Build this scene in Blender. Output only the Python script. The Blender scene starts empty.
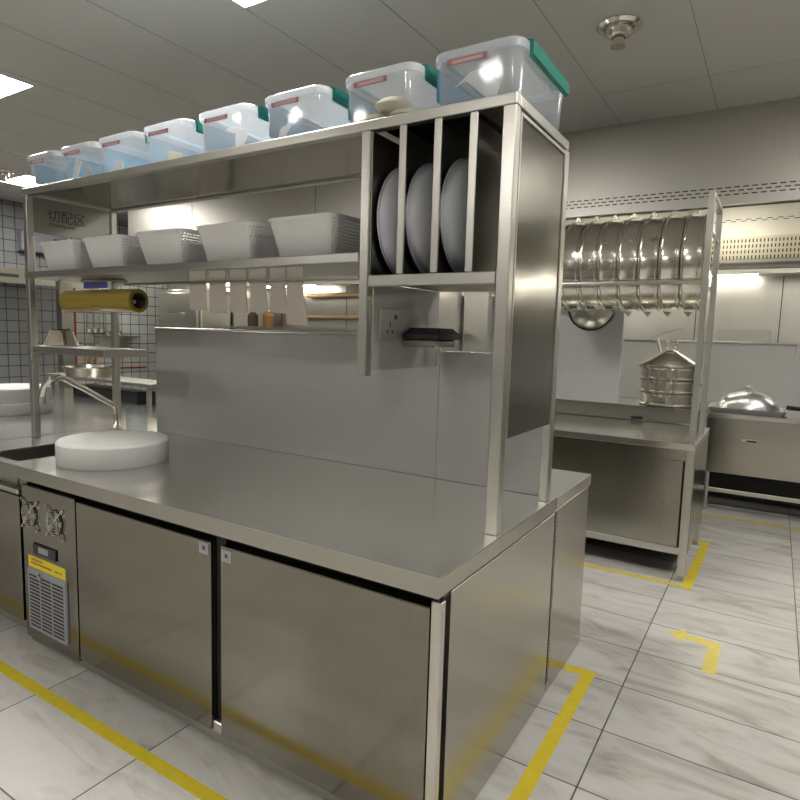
import bpy, bmesh, math, random
from mathutils import Vector, Matrix
random.seed(7)
S = bpy.context.scene
C = S.collection
PI = math.pi

# ------------------------------------------------------------------ camera
cam = bpy.data.cameras.new('camera')
cam.sensor_width = 36.0
cam.lens = 36.0 * 602.0 / 800.0
cam.clip_start = 0.02
co = bpy.data.objects.new('camera', cam)
C.objects.link(co)
R = ((0.8480528346873506, 0.08092414789407673, -0.5236961636926195),
     (0.5291740167317381, -0.07720045336935172, 0.8449940532427224),
     (0.02795084246936895, -0.9937260046346701, -0.10829301971072916))
m = Matrix(((R[0][0], -R[0][1], -R[0][2], 0.0),
            (R[1][0], -R[1][1], -R[1][2], 0.0),
            (R[2][0], -R[2][1], -R[2][2], 1.46),
            (0, 0, 0, 1)))
co.matrix_world = m
S.camera = co

# ------------------------------------------------------------------ world, exposure
w = bpy.data.worlds.new('world'); S.world = w
w.use_nodes = True
w.node_tree.nodes['Background'].inputs[0].default_value = (0.8, 0.85, 1, 1)
w.node_tree.nodes['Background'].inputs[1].default_value = 0.1
S.view_settings.view_transform = 'Standard'
S.view_settings.look = 'None'
S.view_settings.gamma = 1.0
S.view_settings.exposure = 0.47
S.view_settings.use_curve_mapping = False
S.cycles.use_denoising = True
S.cycles.max_bounces = 12
S.cycles.transparent_max_bounces = 32
S.cycles.sample_clamp_indirect = 6.0
S.cycles.caustics_reflective = False
S.cycles.caustics_refractive = False
PANEL_W = 26.0      # emission of a ceiling light panel
TUBE_W = 22.0       # emission of the hood lamps

# ------------------------------------------------------------------ materials
def newmat(name):
    mt = bpy.data.materials.new(name); mt.use_nodes = True
    nt = mt.node_tree
    return mt, nt, nt.nodes['Principled BSDF']

def plain(name, col, rough=0.5, metal=0.0, spec=0.5, var=0.0, vscale=6.0, bump=0.0):
    mt, nt, b = newmat(name)
    b.inputs['Base Color'].default_value = (*col, 1)
    b.inputs['Roughness'].default_value = rough
    b.inputs['Metallic'].default_value = metal
    b.inputs['Specular IOR Level'].default_value = spec
    tc = nt.nodes.new('ShaderNodeTexCoord')
    nz = nt.nodes.new('ShaderNodeTexNoise'); nz.inputs['Scale'].default_value = vscale
    nz.inputs['Detail'].default_value = 4
    nt.links.new(tc.outputs['Object'], nz.inputs['Vector'])
    if var > 0:
        mx = nt.nodes.new('ShaderNodeMix'); mx.data_type = 'RGBA'
        mx.inputs[6].default_value = tuple(max(0, c * (1 - var)) for c in col) + (1,)
        mx.inputs[7].default_value = tuple(min(1, c * (1 + var)) for c in col) + (1,)
        nt.links.new(nz.outputs['Fac'], mx.inputs[0])
        nt.links.new(mx.outputs[2], b.inputs['Base Color'])
    if bump > 0:
        bp = nt.nodes.new('ShaderNodeBump'); bp.inputs['Strength'].default_value = bump
        bp.inputs['Distance'].default_value = 0.01
        nt.links.new(nz.outputs['Fac'], bp.inputs['Height'])
        nt.links.new(bp.outputs['Normal'], b.inputs['Normal'])
    return mt

def steel(name, col=(0.60, 0.585, 0.54), rough=0.25, grain='x', wave=0.10, wscale=1.3, rvar=0.06, gstr=0.25):
    mt, nt, b = newmat(name)
    b.inputs['Metallic'].default_value = 1.0
    tc = nt.nodes.new('ShaderNodeTexCoord')
    mp = nt.nodes.new('ShaderNodeMapping')
    sc = {'x': (1.5, 160, 160), 'y': (160, 1.5, 160), 'z': (160, 160, 1.5)}[grain]
    mp.inputs['Scale'].default_value = sc
    nt.links.new(tc.outputs['Object'], mp.inputs['Vector'])
    g = nt.nodes.new('ShaderNodeTexNoise'); g.inputs['Scale'].default_value = 1.0
    g.inputs['Detail'].default_value = 3
    nt.links.new(mp.outputs['Vector'], g.inputs['Vector'])
    n2 = nt.nodes.new('ShaderNodeTexNoise'); n2.inputs['Scale'].default_value = wscale
    n2.inputs['Detail'].default_value = 2
    nt.links.new(tc.outputs['Object'], n2.inputs['Vector'])
    # colour: faint grain
    mx = nt.nodes.new('ShaderNodeMix'); mx.data_type = 'RGBA'
    mx.inputs[6].default_value = tuple(c * 0.93 for c in col) + (1,)
    mx.inputs[7].default_value = tuple(min(1, c * 1.06) for c in col) + (1,)
    nt.links.new(g.outputs['Fac'], mx.inputs[0])
    nt.links.new(mx.outputs[2], b.inputs['Base Color'])
    # roughness
    mr = nt.nodes.new('ShaderNodeMapRange')
    mr.inputs['To Min'].default_value = max(0.02, rough - rvar)
    mr.inputs['To Max'].default_value = rough + rvar
    nt.links.new(n2.outputs['Fac'], mr.inputs['Value'])
    nt.links.new(mr.outputs['Result'], b.inputs['Roughness'])
    b1 = nt.nodes.new('ShaderNodeBump'); b1.inputs['Strength'].default_value = wave
    b1.inputs['Distance'].default_value = 0.05
    nt.links.new(n2.outputs['Fac'], b1.inputs['Height'])
    b2 = nt.nodes.new('ShaderNodeBump'); b2.inputs['Strength'].default_value = gstr
    b2.inputs['Distance'].default_value = 0.0006
    nt.links.new(g.outputs['Fac'], b2.inputs['Height'])
    nt.links.new(b1.outputs['Normal'], b2.inputs['Normal'])
    nt.links.new(b2.outputs['Normal'], b.inputs['Normal'])
    return mt

def emis(name, col, st):
    mt, nt, b = newmat(name)
    b.inputs['Base Color'].default_value = (0.9, 0.9, 0.9, 1)
    b.inputs['Emission Color'].default_value = (*col, 1)
    b.inputs['Emission Strength'].default_value = st
    return mt

def clear_plastic(name, tint, milk, body=(0.85, 0.9, 0.95)):
    mt, nt, b = newmat(name)
    out = nt.nodes['Material Output']
    b.inputs['Base Color'].default_value = (*body, 1)
    b.inputs['Roughness'].default_value = 0.18
    tr = nt.nodes.new('ShaderNodeBsdfTransparent'); tr.inputs[0].default_value = (*tint, 1)
    tl = nt.nodes.new('ShaderNodeBsdfTranslucent'); tl.inputs[0].default_value = (*body, 1)
    m1 = nt.nodes.new('ShaderNodeMixShader'); m1.inputs[0].default_value = 0.5
    nt.links.new(b.outputs[0], m1.inputs[1]); nt.links.new(tl.outputs[0], m1.inputs[2])
    m2 = nt.nodes.new('ShaderNodeMixShader'); m2.inputs[0].default_value = milk
    nt.links.new(tr.outputs[0], m2.inputs[1]); nt.links.new(m1.outputs[0], m2.inputs[2])
    gl = nt.nodes.new('ShaderNodeBsdfGlossy'); gl.inputs['Roughness'].default_value = 0.05
    fr = nt.nodes.new('ShaderNodeLayerWeight'); fr.inputs[0].default_value = 0.5
    pw = nt.nodes.new('ShaderNodeMath'); pw.operation = 'POWER'; pw.inputs[1].default_value = 4.0
    nt.links.new(fr.outputs['Facing'], pw.inputs[0])
    ml = nt.nodes.new('ShaderNodeMath'); ml.operation = 'MULTIPLY_ADD'; ml.inputs[1].default_value = 0.45; ml.inputs[2].default_value = 0.03
    nt.links.new(pw.outputs[0], ml.inputs[0])
    m3 = nt.nodes.new('ShaderNodeMixShader')
    nt.links.new(ml.outputs[0], m3.inputs[0])
    nt.links.new(m2.outputs[0], m3.inputs[1]); nt.links.new(gl.outputs[0], m3.inputs[2])
    nt.links.new(m3.outputs[0], out.inputs[0])
    return mt

def tile_mat(name, c1, c2, mortar, bw, rh, msize, ox, oy, plane='xy', rough=0.35, vein=False):
    mt, nt, b = newmat(name)
    tc = nt.nodes.new('ShaderNodeTexCoord')
    sep = nt.nodes.new('ShaderNodeSeparateXYZ'); nt.links.new(tc.outputs['Object'], sep.inputs[0])
    cmb = nt.nodes.new('ShaderNodeCombineXYZ')
    a, c = {'xy': (0, 1), 'yz': (1, 2), 'xz': (0, 2)}[plane]
    nt.links.new(sep.outputs[a], cmb.inputs[0]); nt.links.new(sep.outputs[c], cmb.inputs[1])
    ad = nt.nodes.new('ShaderNodeVectorMath'); ad.operation = 'ADD'
    ad.inputs[1].default_value = (ox, oy, 0)
    nt.links.new(cmb.outputs[0], ad.inputs[0])
    br = nt.nodes.new('ShaderNodeTexBrick')
    br.offset = 0.0; br.squash = 1.0
    br.inputs['Scale'].default_value = 1.0
    br.inputs['Brick Width'].default_value = bw; br.inputs['Row Height'].default_value = rh
    br.inputs['Mortar Size'].default_value = msize; br.inputs['Mortar Smooth'].default_value = 0.1
    br.inputs['Color1'].default_value = (*c1, 1); br.inputs['Color2'].default_value = (*c2, 1)
    br.inputs['Mortar'].default_value = (*mortar, 1)
    nt.links.new(ad.outputs[0], br.inputs['Vector'])
    col = br.outputs['Color']
    if vein:
        # a different patch of marble in every tile
        rnd = nt.nodes.new('ShaderNodeTexBrick'); rnd.offset = 0.0
        for k, v in (('Scale', 1.0), ('Brick Width', bw), ('Row Height', rh), ('Mortar Size', 0.0)):
            rnd.inputs[k].default_value = v
        rnd.inputs['Color1'].default_value = (0, 0, 0, 1); rnd.inputs['Color2'].default_value = (1, 1, 1, 1)
        nt.links.new(ad.outputs[0], rnd.inputs['Vector'])
        ml = nt.nodes.new('ShaderNodeVectorMath'); ml.operation = 'SCALE'; ml.inputs['Scale'].default_value = 9.0
        nt.links.new(rnd.outputs['Color'], ml.inputs[0])
        ad2 = nt.nodes.new('ShaderNodeVectorMath'); ad2.operation = 'ADD'
        nt.links.new(ad.outputs[0], ad2.inputs[0]); nt.links.new(ml.outputs[0], ad2.inputs[1])
        mp = nt.nodes.new('ShaderNodeMapping'); mp.inputs['Rotation'].default_value = (0, 0, 0.5)
        mp.inputs['Scale'].default_value = (1.2, 4.0, 1)
        nt.links.new(ad2.outputs[0], mp.inputs['Vector'])
        n = nt.nodes.new('ShaderNodeTexNoise'); n.inputs['Scale'].default_value = 1.6
        n.inputs['Detail'].default_value = 7; n.inputs['Distortion'].default_value = 1.6
        n.inputs['Roughness'].default_value = 0.6
        nt.links.new(mp.outputs[0], n.inputs['Vector'])
        rp = nt.nodes.new('ShaderNodeValToRGB')
        e = rp.color_ramp.elements
        e[0].position = 0.30; e[0].color = (0.60, 0.59, 0.56, 1)
        e[1].position = 0.56; e[1].color = (1, 1, 1, 1)
        k = e.new(0.43); k.color = (0.86, 0.85, 0.82, 1)
        nt.links.new(n.outputs['Fac'], rp.inputs[0])
        mx = nt.nodes.new('ShaderNodeMix'); mx.data_type = 'RGBA'; mx.blend_type = 'MULTIPLY'
        mx.inputs[0].default_value = 1.0
        nt.links.new(col, mx.inputs[6]); nt.links.new(rp.outputs[0], mx.inputs[7])
        col = mx.outputs[2]
    nt.links.new(col, b.inputs['Base Color'])
    b.inputs['Roughness'].default_value = rough
    bp = nt.nodes.new('ShaderNodeBump'); bp.inputs['Strength'].default_value = 0.4
    bp.inputs['Distance'].default_value = 0.002; bp.invert = True
    nt.links.new(br.outputs['Fac'], bp.inputs['Height']); nt.links.new(bp.outputs[0], b.inputs['Normal'])
    return mt

def holes_mat(base_name, col, rough, metal, pitch, hole, plane):
    """a sheet with a regular grid of punched holes"""
    mt, nt, b = newmat(base_name)
    b.inputs['Base Color'].default_value = (*col, 1)
    b.inputs['Roughness'].default_value = rough; b.inputs['Metallic'].default_value = metal
    out = nt.nodes['Material Output']
    tc = nt.nodes.new('ShaderNodeTexCoord')
    sep = nt.nodes.new('ShaderNodeSeparateXYZ'); nt.links.new(tc.outputs['Object'], sep.inputs[0])
    a, c = {'yz': (1, 2), 'xz': (0, 2), 'xy': (0, 1)}[plane]
    ms = []
    for i, ax in enumerate((a, c)):
        d = nt.nodes.new('ShaderNodeMath'); d.operation = 'DIVIDE'; d.inputs[1].default_value = pitch[i]
        nt.links.new(sep.outputs[ax], d.inputs[0])
        f = nt.nodes.new('ShaderNodeMath'); f.operation = 'FRACT'; nt.links.new(d.outputs[0], f.inputs[0])
        l = nt.nodes.new('ShaderNodeMath'); l.operation = 'LESS_THAN'; l.inputs[1].default_value = hole[i]
        nt.links.new(f.outputs[0], l.inputs[0]); ms.append(l)
    mu = nt.nodes.new('ShaderNodeMath'); mu.operation = 'MULTIPLY'
    nt.links.new(ms[0].outputs[0], mu.inputs[0]); nt.links.new(ms[1].outputs[0], mu.inputs[1])
    tr = nt.nodes.new('ShaderNodeBsdfTransparent')
    mx = nt.nodes.new('ShaderNodeMixShader')
    nt.links.new(mu.outputs[0], mx.inputs[0]); nt.links.new(b.outputs[0], mx.inputs[1]); nt.links.new(tr.outputs[0], mx.inputs[2])
    nt.links.new(mx.outputs[0], out.inputs[0])
    return mt

M = {}
M['top'] = steel('brushed_steel_worktop', (0.72, 0.71, 0.665), 0.19, 'x', 0.08, 2.0)
M['top'].node_tree.nodes['Principled BSDF'].inputs['Metallic'].default_value = 0.92
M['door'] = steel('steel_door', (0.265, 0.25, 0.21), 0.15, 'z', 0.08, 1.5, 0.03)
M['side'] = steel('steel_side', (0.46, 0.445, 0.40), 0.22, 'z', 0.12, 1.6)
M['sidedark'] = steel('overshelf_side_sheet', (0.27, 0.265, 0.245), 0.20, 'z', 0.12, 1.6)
M['frame'] = steel('steel_tube', (0.66, 0.645, 0.60), 0.30, 'x', 0.06, 3.0)
M['panel'] = steel('matt_brushed_panel', (0.64, 0.64, 0.62), 0.45, 'x', 0.04, 1.0)
M['panel'].node_tree.nodes['Principled BSDF'].inputs['Metallic'].default_value = 0.35
M['wallsteel'] = steel('steel_wall_sheet', (0.68, 0.66, 0.61), 0.34, 'z', 0.14, 1.2)
M['hood'] = steel('hood_sheet', (0.56, 0.54, 0.49), 0.40, 'z', 0.10, 0.9)
M['shine'] = steel('polished_steel', (0.78, 0.75, 0.68), 0.17, 'y', 0.05, 4.0, 0.03)
M['domes'] = steel('bright_dome_steel', (0.86, 0.88, 0.92), 0.28, 'x', 0.04, 3.0, 0.03)
M['dull'] = steel('dark_steel', (0.42, 0.41, 0.37), 0.30, 'x', 0.08, 2.0)
M['black'] = plain('black_opening', (0.012, 0.012, 0.011), 0.5)
M['dark'] = plain('dark_gap', (0.02, 0.019, 0.016), 0.6)
M['blackpl'] = plain('black_plastic', (0.025, 0.025, 0.027), 0.35)
M['under'] = steel('shelf_underside', (0.50, 0.49, 0.45), 0.10, 'x', 0.22, 1.6, 0.03)
M['white'] = plain('white_plastic', (0.80, 0.79, 0.76), 0.45, var=0.03)
M['block'] = plain('white_cutting_block', (0.93, 0.925, 0.90), 0.5, var=0.03, vscale=12, bump=0.05)
M['bowl'] = plain('milky_bowl', (0.66, 0.68, 0.74), 0.22, var=0.02)
M['paper'] = plain('beige_sheet', (0.50, 0.455, 0.395), 0.7, var=0.05)
M['glintw'] = plain('white_glint', (0.97, 0.97, 0.97), 0.5, var=0.03)  # white of the modelled lamp glints in the bins
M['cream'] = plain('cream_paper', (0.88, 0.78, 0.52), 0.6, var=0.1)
M['teal'] = plain('teal_latch', (0.01, 0.23, 0.18), 0.35)
M['blue'] = plain('sky_blue_latch', (0.08, 0.30, 0.46), 0.35)
M['pink'] = plain('pink_label_frame', (0.58, 0.26, 0.29), 0.5)
M['palepink'] = plain('pale_label', (0.78, 0.60, 0.62), 0.5)
M['grey'] = plain('grey_plastic', (0.33, 0.34, 0.37), 0.45)
M['greylab'] = plain('grey_sticker', (0.42, 0.43, 0.47), 0.5)
M['yellow'] = plain('yellow_label', (0.85, 0.68, 0.03), 0.5)
M['ink'] = plain('brown_print', (0.32, 0.19, 0.02), 0.6)
M['tape'] = plain('yellow_floor_tape', (0.80, 0.63, 0.04), 0.5, var=0.12, vscale=25)
M['tape2'] = plain('pale_yellow_floor_tape', (0.86, 0.74, 0.20), 0.5, var=0.12, vscale=25)
M['film'] = plain('yellow_film_wrap', (0.36, 0.275, 0.04), 0.16, var=0.1, vscale=8)
M['cardb'] = plain('brown_core', (0.10, 0.07, 0.05), 0.8)
M['print'] = plain('orange_print', (0.42, 0.20, 0.06), 0.4)
M['wood'] = plain('pale_wood', (0.55, 0.36, 0.18), 0.55, var=0.2, vscale=20)
M['red'] = plain('red_line', (0.5, 0.04, 0.04), 0.5)
M['bluebox'] = plain('blue_header', (0.10, 0.12, 0.45), 0.5)
M['ceil'] = plain('ceiling_board', (0.80, 0.785, 0.74), 0.7, var=0.02, vscale=1.0)
M['groove'] = plain('ceiling_joint', (0.46, 0.45, 0.42), 0.8)
M['plaster'] = plain('grey_wall', (0.22, 0.215, 0.20), 0.6, var=0.03)
M['engr'] = plain('etched_grey', (0.10, 0.10, 0.09), 0.5)
M['clear'] = clear_plastic('clear_bin_plastic', (0.975, 0.985, 0.993), 0.15, (0.88, 0.91, 0.94))
M['clearrim'] = clear_plastic('milky_bin_rim', (0.95, 0.965, 0.985), 0.45, (0.88, 0.90, 0.93))
M['glass'] = clear_plastic('clear_canister', (0.95, 0.97, 0.97), 0.15)
M['bag'] = clear_plastic('crinkled_bag', (0.95, 0.93, 0.85), 0.5, (0.7, 0.6, 0.42))
M['bask'] = plain('basket_white', (0.88, 0.875, 0.86), 0.5, var=0.02)
M['baskhole'] = holes_mat('basket_side_white', (0.88, 0.875, 0.86), 0.5, 0.0, (0.012, 0.012), (0.55, 0.5), 'yz')
M['filter'] = holes_mat('perforated_filter', (0.55, 0.52, 0.42), 0.35, 1.0, (0.03, 0.05), (0.35, 0.62), 'xz')
M['floor'] = tile_mat('marble_floor_tile', (0.74, 0.72, 0.68), (0.64, 0.625, 0.59), (0.10, 0.095, 0.09),
                      0.647, 0.345, 0.0028, 0.44 + 0.647 * 30, -1.879 + 0.345 * 30, 'xy', 0.28, True)
M['tile'] = tile_mat('white_wall_tile', (0.72, 0.74, 0.71), (0.68, 0.70, 0.68), (0.12, 0.13, 0.13),
                     0.155, 0.155, 0.006, 20, 0.05, 'yz', 0.2)
M['tile_shaded'] = tile_mat('shaded_wall_tile', (0.34, 0.35, 0.355), (0.30, 0.31, 0.315), (0.06, 0.065, 0.07),
                      0.155, 0.155, 0.006, 20, 0.05, 'yz', 0.3)  # same wall tile, shade of the near part put into its colour
M['lamp'] = emis('light_panel_diffuser', (1.0, 0.97, 0.92), PANEL_W)
M['tube'] = emis('hood_lamp_tube', (1.0, 0.95, 0.80), TUBE_W)
M['lampframe'] = plain('lamp_frame_white', (0.75, 0.75, 0.73), 0.5)

# ------------------------------------------------------------------ helpers
def rootloc(o):
    v = Vector((0, 0, 0))
    while o:
        v += o.location; o = o.parent
    return v

def thing(name, label, cat, loc=(0, 0, 0), group=None):
    o = bpy.data.objects.new(name, None); C.objects.link(o)
    o.empty_display_size = 0.05
    o.location = loc; o['label'] = label; o['category'] = cat
    if group: o['group'] = group
    return o

def tag(o, label, cat, group=None):
    o['label'] = label; o['category'] = cat
    if group: o['group'] = group
    return o

def obj(name, bm, mat, parent=None, smooth=False, label=None):
    """bm is in world coordinates; it is re-based on its parent's origin"""
    if parent is not None:
        bmesh.ops.translate(bm, verts=bm.verts, vec=-rootloc(parent))
    me = bpy.data.meshes.new(name)
    bmesh.ops.recalc_face_normals(bm, faces=bm.faces)
    bm.to_mesh(me); bm.free()
    if smooth:
        for p in me.polygons: p.use_smooth = True
        try: me.set_sharp_from_angle(angle=math.radians(40))
        except Exception: pass
    me.materials.append(M[mat])
    o = bpy.data.objects.new(name, me); C.objects.link(o)
    if parent is not None: o.parent = parent
    if label: o['label'] = label
    return o

def struct(name, bm, mat):
    o = obj(name, bm, mat); o['kind'] = 'structure'; return o

def dup(root, loc, label=None):
    r = root.copy(); C.objects.link(r); r.location = loc
    if label: r['label'] = label
    for ch in list(root.children):
        c = ch.copy(); C.objects.link(c); c.parent = r
        for g in list(ch.children):
            d = g.copy(); C.objects.link(d); d.parent = c
    return r

def B(): return bmesh.new()

def box(bm, x0, x1, y0, y1, z0, z1, bev=0.0, seg=1):
    r = bmesh.ops.create_cube(bm, size=1.0)
    vs = r['verts']
    bmesh.ops.scale(bm, verts=vs, vec=(abs(x1 - x0), abs(y1 - y0), abs(z1 - z0)))
    bmesh.ops.translate(bm, verts=vs, vec=((x0 + x1) / 2, (y0 + y1) / 2, (z0 + z1) / 2))
    if bev > 0:
        es = {e for v in vs for e in v.link_edges}
        bmesh.ops.bevel(bm, geom=list(es), offset=bev, segments=seg, affect='EDGES', profile=0.5)
    return bm

def BX(*a, **k): return box(B(), *a, **k)

def lathe(bm, prof, cen=(0, 0, 0), axis='z', n=48):
    """prof: list of (radius, height); closed where radius is 0"""
    rings = []
    for r, h in prof:
        if r < 1e-6:
            rings.append([bm.verts.new((0, 0, h))])
        else:
            rings.append([bm.verts.new((r * math.cos(2 * PI * k / n), r * math.sin(2 * PI * k / n), h)) for k in range(n)])
    for a, b in zip(rings, rings[1:]):
        if len(a) == 1 and len(b) == 1: continue
        for k in range(n):
            k2 = (k + 1) % n
            if len(a) == 1: bm.faces.new((a[0], b[k], b[k2]))
            elif len(b) == 1: bm.faces.new((a[k], a[k2], b[0]))
            else: bm.faces.new((a[k], a[k2], b[k2], b[k]))
    vs = [v for r in rings for v in r]
    if axis == 'x': rot = Matrix.Rotation(PI / 2, 3, 'Y')
    elif axis == 'y': rot = Matrix.Rotation(-PI / 2, 3, 'X')
    else: rot = Matrix.Identity(3)
    for v in vs:
        v.co = rot @ v.co + Vector(cen)
    return bm

def tube(bm, pts, r, n=10, cap=True):
    pts = [Vector(p) for p in pts]
    rad = r if isinstance(r, (list, tuple)) else [r] * len(pts)
    rings = []; up = None
    for i, p in enumerate(pts):
        a = pts[max(0, i - 1)]; b = pts[min(len(pts) - 1, i + 1)]
        t = (b - a).normalized()
        if up is None:
            up = Vector((0, 0, 1)) if abs(t.z) < 0.9 else Vector((1, 0, 0))
        s = t.cross(up).normalized(); u = s.cross(t).normalized(); up = u
        rings.append([bm.verts.new(p + (s * math.cos(2 * PI * k / n) + u * math.sin(2 * PI * k / n)) * rad[i]) for k in range(n)])
    for a, b in zip(rings, rings[1:]):
        for k in range(n):
            bm.faces.new((a[k], a[(k + 1) % n], b[(k + 1) % n], b[k]))
    if cap:
        bm.faces.new(rings[0][::-1]); bm.faces.new(rings[-1])
    return bm

def arc(c, r, a0, a1, n, plane='xz'):
    out = []
    for i in range(n + 1):
        a = a0 + (a1 - a0) * i / n
        u, v = r * math.cos(a), r * math.sin(a)
        out.append({'xz': (c[0] + u, c[1], c[2] + v), 'yz': (c[0], c[1] + u, c[2] + v), 'xy': (c[0] + u, c[1] + v, c[2])}[plane])
    return out

def prism(bm, poly, z0, z1, f=lambda x, y, z: (x, y, z)):
    a = [bm.verts.new(f(x, y, z0)) for x, y in poly]; b = [bm.verts.new(f(x, y, z1)) for x, y in poly]
    bm.faces.new(a[::-1]); bm.faces.new(b)
    for i in range(len(poly)):
        j = (i + 1) % len(poly)
        bm.faces.new((a[i], a[j], b[j], b[i]))
    return bm

def rrect(w, d, r, z, cx=0, cy=0, n=5):
    pts = []
    for (sx, sy, a0) in ((1, 1, 0), (-1, 1, PI / 2), (-1, -1, PI), (1, -1, 3 * PI / 2)):
        for k in range(n + 1):
            a = a0 + PI / 2 * k / n
            pts.append((cx + sx * (w / 2 - r) + r * math.cos(a), cy + sy * (d / 2 - r) + r * math.sin(a), z))
    return pts

def loft(bm, loops, cap0=True, cap1=True):
    L = [[bm.verts.new(p) for p in l] for l in loops]
    n = len(L[0])
    for a, b in zip(L, L[1:]):
        for k in range(n):
            bm.faces.new((a[k], a[(k + 1) % n], b[(k + 1) % n], b[k]))
    if cap0: bm.faces.new(L[0][::-1])
    if cap1: bm.faces.new(L[-1])
    return bm

def text_mesh(name, body, size, mat, parent, org, rx, ry, label=None, extr=0.0006):
    cu = bpy.data.curves.new(name, 'FONT'); cu.body = body; cu.size = size; cu.extrude = extr
    tmp = bpy.data.objects.new(name, cu)
    me = bpy.data.meshes.new_from_object(tmp)
    bpy.data.objects.remove(tmp)
    rx, ry = Vector(rx), Vector(ry); rz = rx.cross(ry)
    base = Vector(org) - rootloc(parent)
    for v in me.vertices:
        v.co = base + rx * v.co.x + ry * v.co.y + rz * v.co.z
    me.materials.clear(); me.materials.append(M[mat])
    o = bpy.data.objects.new(name, me); C.objects.link(o); o.parent = parent
    if label: o['label'] = label
    return o

# ================================================================== the room
ZC = 3.1
X0, X1, Y0, Y1 = -8.93, 2.4, -3.0, 6.75
struct('floor', BX(X0 - .1, X1 + .1, Y0 - .1, Y1 + .1, -0.1, 0), 'floor')
struct('ceiling', BX(X0 - .1, X1 + .1, Y0 - .1, Y1 + .1, ZC, ZC + .1), 'ceil')
struct('wall_left', BX(X0 - .1, X0, 5.0, Y1, 0, ZC), 'tile')
struct('wall_left_front', BX(X0 - .1, X0, Y0, 5.0, 0, ZC), 'tile_shaded')
struct('wall_back', BX(X0 - .1, X1 + .1, Y1, Y1 + .1, 0, ZC), 'wallsteel')
struct('wall_right', BX(X1, X1 + .1, Y0, Y1, 0, ZC), 'plaster')
struct('wall_front', BX(X0 - .1, X1 + .1, Y0 - .1, Y0, 0, ZC), 'plaster')
# joints between the ceiling boards
g = B()
for k in range(-12, 5):
    x = -0.49 + 0.655 * k
    if X0 < x < X1: box(g, x - .0022, x + .0022, Y0, Y1, ZC - .0015, ZC + .001)
for k in range(-5, 3):
    y = 4.3 + 1.31 * k
    if Y0 < y < Y1: box(g, -1.15, X1, y - .0009, y + .0009, ZC - .0012, ZC + .001)
struct('trim_1', g, 'groove')

# ceiling light panels
def light_panel(x, y, label):
    t = thing('ceiling_light', label, 'ceiling light', (x, y, ZC), 'square light panels in the ceiling')
    f = B()
    for a in ((0, .61, 0, .012), (0, .61, .598, .61), (0, .012, .012, .598), (.598, .61, .012, .598)):
        box(f, x + a[0], x + a[1], y + a[2], y + a[3], ZC - .008, ZC)
    obj('frame', f, 'lampframe', t)
    obj('diffuser', BX(x + .012, x + .598, y + .012, y + .598, ZC - .005, ZC - .0005), 'lamp', t)
    return t
light_panel(-5.10, 1.74, 'white square light panel at the left edge of the picture')
light_panel(-2.45, 1.73, 'white square light panel cut by the top edge of the picture')
light_panel(-7.79, 3.62, 'small far light panel glowing behind the smallest clear bin')
for k, (x, y) in enumerate(((0.35, 1.2), (-5.1, -2.5), (.9, 3.6), (-2.45, -2.5), (.35, -2.5))):  # out of view; those behind the viewer are added to light the fronts
    light_panel(x, y, ('light panel over the aisle to the right of the refrigerated counter', 'added unseen light panel behind the viewer toward the tiled wall', 'light panel over the aisle beside the rear cabinet', 'added unseen light panel behind the viewer in the middle', 'added unseen light panel behind the viewer toward the right')[k])

# round ceiling outlets
def outlet(name, x, y, s, label):
    t = thing(name, label, 'ceiling diffuser', (x, y, ZC), 'round metal outlets in the ceiling')
    obj('flange', lathe(B(), [(0.0, ZC), (.112 * s, ZC), (.115 * s, ZC - .008), (.10 * s, ZC - .022), (.078 * s, ZC - .018), (.07 * s, ZC - .004), (0, ZC - .004)], (x, y, 0)), 'shine', t, True)
    obj('cone', lathe(B(), [(.066 * s, ZC - .003), (.068 * s, ZC - .03), (.055 * s, ZC - .058), (.036 * s, ZC - .066), (.036 * s, ZC - .05), (0, ZC - .05)], (x, y, 0)), 'shine', t, True)
    obj('nozzle', lathe(B(), [(.030 * s, ZC - .05), (.030 * s, ZC - .09), (.038 * s, ZC - .092), (.038 * s, ZC - .108), (0, ZC - .108)], (x, y, 0)), 'shine', t, True)
outlet('ceiling_diffuser', -0.835, 3.42, 1.0, 'round chrome ceiling diffuser above the steamer rings')
outlet('ceiling_diffuser', -8.45, 4.45, 1.15, 'small round ceiling diffuser beside the far end of the overshelf')
outlet('ceiling_diffuser', -7.25, 3.42, 0.9, 'small ceiling diffuser at the left edge of the picture, below the bright panel')

# ================================================================== floor tape
def tape(poly, label, mat='tape'):
    o = obj('floor_tape', prism(B(), poly, 0.0, 0.0012), mat)
    tag(o, label, 'floor tape', 'yellow floor marking tapes')
def rect(x0, x1, y0, y1): return [(x0, y0), (x1, y0), (x1, y1), (x0, y1)]
tape(rect(-8.0, -0.552, 1.162, 1.208), 'long yellow tape on the floor along the front of the refrigerated counter')
tape([(-.607, 1.209), (-.552, 1.209), (-.560, 2.615), (-.69, 2.60), (-.69, 2.553), (-.610, 2.558)], 'yellow tape with a short hooked end on the floor beside the counter end panel')
tape([(-2.3, 3.86), (-.372, 3.86), (-.372, 3.895), (-2.3, 3.90)], 'thin yellow tape on the floor along the front of the rear cabinet')
tape([(-.371, 3.845), (-.315, 3.85), (-.298, 4.87), (-.385, 4.86), (-.385, 4.80), (-.352, 4.80)], 'short yellow tape on the floor beside the rear cabinet leg')
tape(rect(-.9, 2.0, 5.64, 5.685), 'thin yellow tape on the floor in front of the wall counter')
a = B()
prism(a, [(-.351, 3.204), (-.277, 3.130), (-.271, 3.180), (-.166, 3.160), (-.170, 2.890), (-.113, 2.895), (-.112, 3.222), (-.272, 3.240), (-.279, 3.285)], 0, .0012)
tag(obj('floor_arrow', a, 'tape2'), 'yellow bent arrow of tape on the marble floor pointing left', 'floor arrow')

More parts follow.
